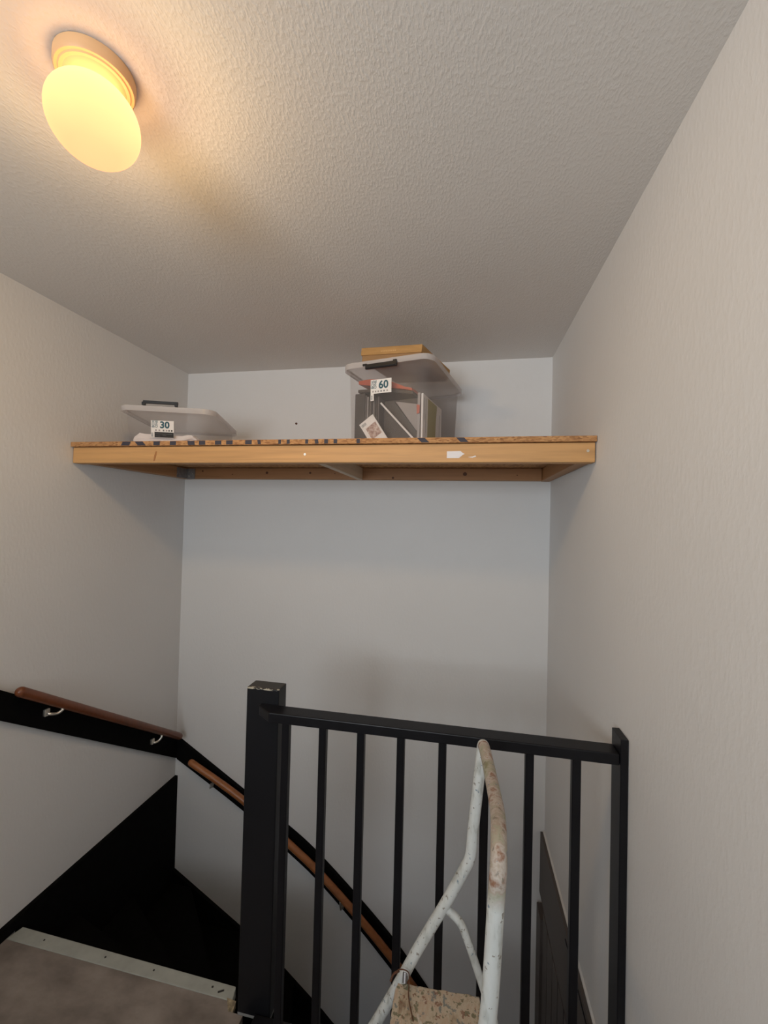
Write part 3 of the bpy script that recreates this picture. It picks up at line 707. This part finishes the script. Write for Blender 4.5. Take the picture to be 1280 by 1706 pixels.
# -- smaller box
TH3 = math.radians(18.5); B3 = thing('storage_box', 'low clear plastic storage box marked 30 near the left wall', 'storage box', (-1.351, 1.821, SZ), TH3)
HX3, HY3, H3, TB3 = 0.196, 0.252, 0.166, 0.012
tub(B3, HX3, HY3, H3, TB3)
lid(B3, HX3, HY3, H3)
yf = -HY3
bm = bmesh.new()
bm_box(bm, -0.092, 0.050, yf-0.010, yf-0.001, 0.1735, 0.186)
for x0_, x1_ in ((-0.097, -0.083), (0.036, 0.048)): bm_box(bm, x0_, x1_, yf-0.010, yf+0.003, 0.166, 0.180)
obj('clip_handle', bm, M_CLIP, B3, 0.0015)
F3 = face_m(HY3, TB3, H3)
lab = prism('sticker', [F3@Vector(p) for p in ((-0.0675, 0, 0.108), (-0.0675, 0, 0.034), (0.0265, 0, 0.034), (0.0265, 0, 0.108))], (0, -0.0005, 0), M_PAPER, B3)
text(lab, 'number', '30', 0.040, -0.031, 0.0765, M_TEAL, 0, 0.035, -0.0008, F3)
text(lab, 'wording', 'BOX', 0.0155, -0.0530, 0.0765, M_TEAL, math.pi/2, 0.012, -0.0008, F3)
text(lab, 'wording', 'ONE', 0.0155, -0.0400, 0.0765, M_TEAL, math.pi/2, 0.012, -0.0008, F3)
bars(lab, -0.0665, -0.058, 0.037, 0.055, 8, M_INK, F3, False)
for xx, cc in ((-0.050, M_LGREY), (-0.036, M_LGREY), (-0.019, M_INK), (-0.006, M_LGREY), (0.004, M_INK), (0.015, M_DARKINK)):
    box('pictogram', xx, xx+0.006, -0.0009, -0.0005, 0.0625, 0.0695, cc, lab, 0, F3)
box('black_panel', -0.053, 0.0260, -0.0009, -0.0005, 0.0355, 0.0585, M_DARKINK, lab, 0, F3)
bm = bmesh.new()
for k in range(3): bm_box(bm, -0.050+0.03*(k % 2), -0.030+0.025*k, -0.0012, -0.0009, 0.040+0.005*k, 0.0412+0.005*k, F3)
obj('small_print', bm, M_INK, lab)
M3 = Matrix.Translation((-1.351, 1.821, SZ))@Matrix.Rotation(TH3, 4, 'Z')
r = thing('folded_cloth', 'white folded cloth lying in the bottom of the low clear box', 'cloth', M3@Vector((0, 0, 0.004)), TH3)
bm = bmesh.new(); pr = []
for k in range(13):
    u = k/12; xx = -0.145+0.26*u; h = 0.050+0.004*math.sin(u*9)+0.003*math.sin(u*23); e = min(1, 14*min(u, 1-u)+0.7)
    pr.append([bm.verts.new(p) for p in ((xx, -0.205, 0), (xx, -0.214, h*0.5*e), (xx, -0.205, h*0.92*e), (xx, -0.17, h*e), (xx, 0.15, h*e*0.95), (xx, 0.19, h*0.4*e), (xx, 0.18, 0))])
for a, b in zip(pr, pr[1:]):
    for k in range(7): bm.faces.new((a[k], a[(k+1) % 7], b[(k+1) % 7], b[k]))
bm.faces.new(pr[0]); bm.faces.new(list(reversed(pr[-1])))
obj('fabric', bm, M_CLOTH, r, 0, 'auto')
bm = bmesh.new(); bm_tube(bm, smooth_path([(0.02, -0.216, 0.020), (0.07, -0.217, 0.030), (0.10, -0.216, 0.038), (0.115, -0.210, 0.028)], 5), 0.006, 8); obj('fold', bm, M_CLOTH, r, 0, 'auto')

# ------------------------------------------------------------------ ceiling lamp
LX, LY = -0.720, 0.672
lp = thing('ceiling_lamp', 'lit round opal glass ceiling lamp on a stepped base', 'lamp', (LX, LY, ZC))
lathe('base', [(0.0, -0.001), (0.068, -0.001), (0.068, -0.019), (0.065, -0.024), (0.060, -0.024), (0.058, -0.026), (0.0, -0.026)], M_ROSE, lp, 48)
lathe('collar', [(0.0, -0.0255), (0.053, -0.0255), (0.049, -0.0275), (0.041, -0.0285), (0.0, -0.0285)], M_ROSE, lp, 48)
GZ, GA, GB = -0.1008, 0.079, 0.072
gl = lathe('globe', [(0.0 if abs(a) == 90 else GA*math.cos(math.radians(a)), GB*math.sin(math.radians(a))) for a in range(-90, 91, 6)], M_GLOBE, lp, 48)
gl.location = (0, 0, GZ)
ll = bpy.data.lights.new('lamp_bulb', 'POINT'); ll.energy = LAMP_W; ll.color = LAMP_COL; ll.shadow_soft_size = 0.055
lo = bpy.data.objects.new('lamp_bulb', ll); COL.objects.link(lo); lo.parent = lp; lo.location = (0, 0, GZ)

# ------------------------------------------------------------------ step ladder
ld = thing('step_ladder', 'white paint-chipped tubular step ladder standing before the railing', 'ladder', (0, 0, 0))
YF, YN = 1.05, 0.68
hoop = [(-0.357, YF+0.004, 0.014), (-0.162, YF, 0.387), (-0.087, YF, 0.540), (-0.022, YF, 0.664), (0.020, YF, 0.750), (0.036, YF, 0.790), (0.041, YF, 0.850), (0.052, YF, 0.974), (0.058, YF, 1.040), (0.0605, 1.036, 1.066), (0.066, 0.985, 1.064),
        (0.071, 0.92, 1.060), (0.074, 0.80, 1.072), (0.070, 0.725, 1.080), (0.067, 0.688, 1.062), (0.064, 0.680, 1.020), (0.054, 0.680, 0.824), (0.036, 0.678, 0.785), (-0.022, 0.678, 0.664), (-0.162, 0.676, 0.387), (-0.357, 0.672, 0.014)]
hp = tube('frame', smooth_path(hoop, 5), 0.0133, M_TUBE, ld, 16)
for fy in (YF+0.004, 0.672): tube('rubber_foot', [(-0.3645, fy, 0.0), (-0.350, fy, 0.028)], 0.017, M_CLIP, hp, 12)
for yy, dy in ((YF-0.002, 0), (YN, 0)):
    leg = tube('rear_leg', round_path([(-0.018, yy, 0.655), (0.017, yy, 0.630), (0.048, yy, 0.552), (0.101, yy, 0.408), (0.215, yy, 0.012)], 0.03, 5), 0.0095, M_TUBE, ld, 12)
    tube('rubber_foot', [(0.2185, yy, 0.0), (0.211, yy, 0.026)], 0.013, M_CLIP, leg, 12)
# wooden platform with uneven worn edge
bm = bmesh.new(); ring_t, ring_b = [], []
edge = []
for k in range(15): edge.append((-0.132+0.196*k/14, 1.040+0.010*k/14+random.uniform(-0.0018, 0.0018)))
edge += [(0.067, 1.00), (0.067, 0.74), (0.060, 0.700), (-0.128, 0.700)]
edge += [(-0.138, 0.74), (-0.138, 1.00), (-0.137, 1.025)]
prism('platform', [(p[0], p[1], 0.462) for p in edge], (0, 0, -0.022), M_PLATFORM, ld, 0.002)
for xx in (-0.115, 0.045):
    tube('crossbar', [(xx, 0.690, 0.428), (xx, 1.040, 0.428)], 0.0105, M_TUBE, ld, 10)
for xx, zz in ((0.2, 0.06), (-0.335, 0.06)): tube('crossbar', [(xx, 0.68, zz), (xx, 1.05, zz)], 0.008, M_TUBE, ld, 10)
# wire hook round the far leg with a hanging end
wr = tube('wire_hook', smooth_path([(-0.136, 1.036, 0.482), (-0.132, 1.031, 0.500), (-0.118, 1.029, 0.506), (-0.106, 1.030, 0.500), (-0.104, 1.030, 0.478), (-0.103, 1.010, 0.468), (-0.094, 0.985, 0.465), (-0.086, 0.965, 0.465)], 5), 0.0013, M_KNOT, ld, 6)
tube('wire_hook', smooth_path([(-0.150, 1.030, 0.470), (-0.143, 1.034, 0.485), (-0.130, 1.034, 0.495)], 4), 0.0025, M_KNOT, ld, 6)
tube('bolt', [(-0.115, 1.030, 0.474), (-0.115, 1.040, 0.490)], 0.006, M_STEEL, ld, 10)
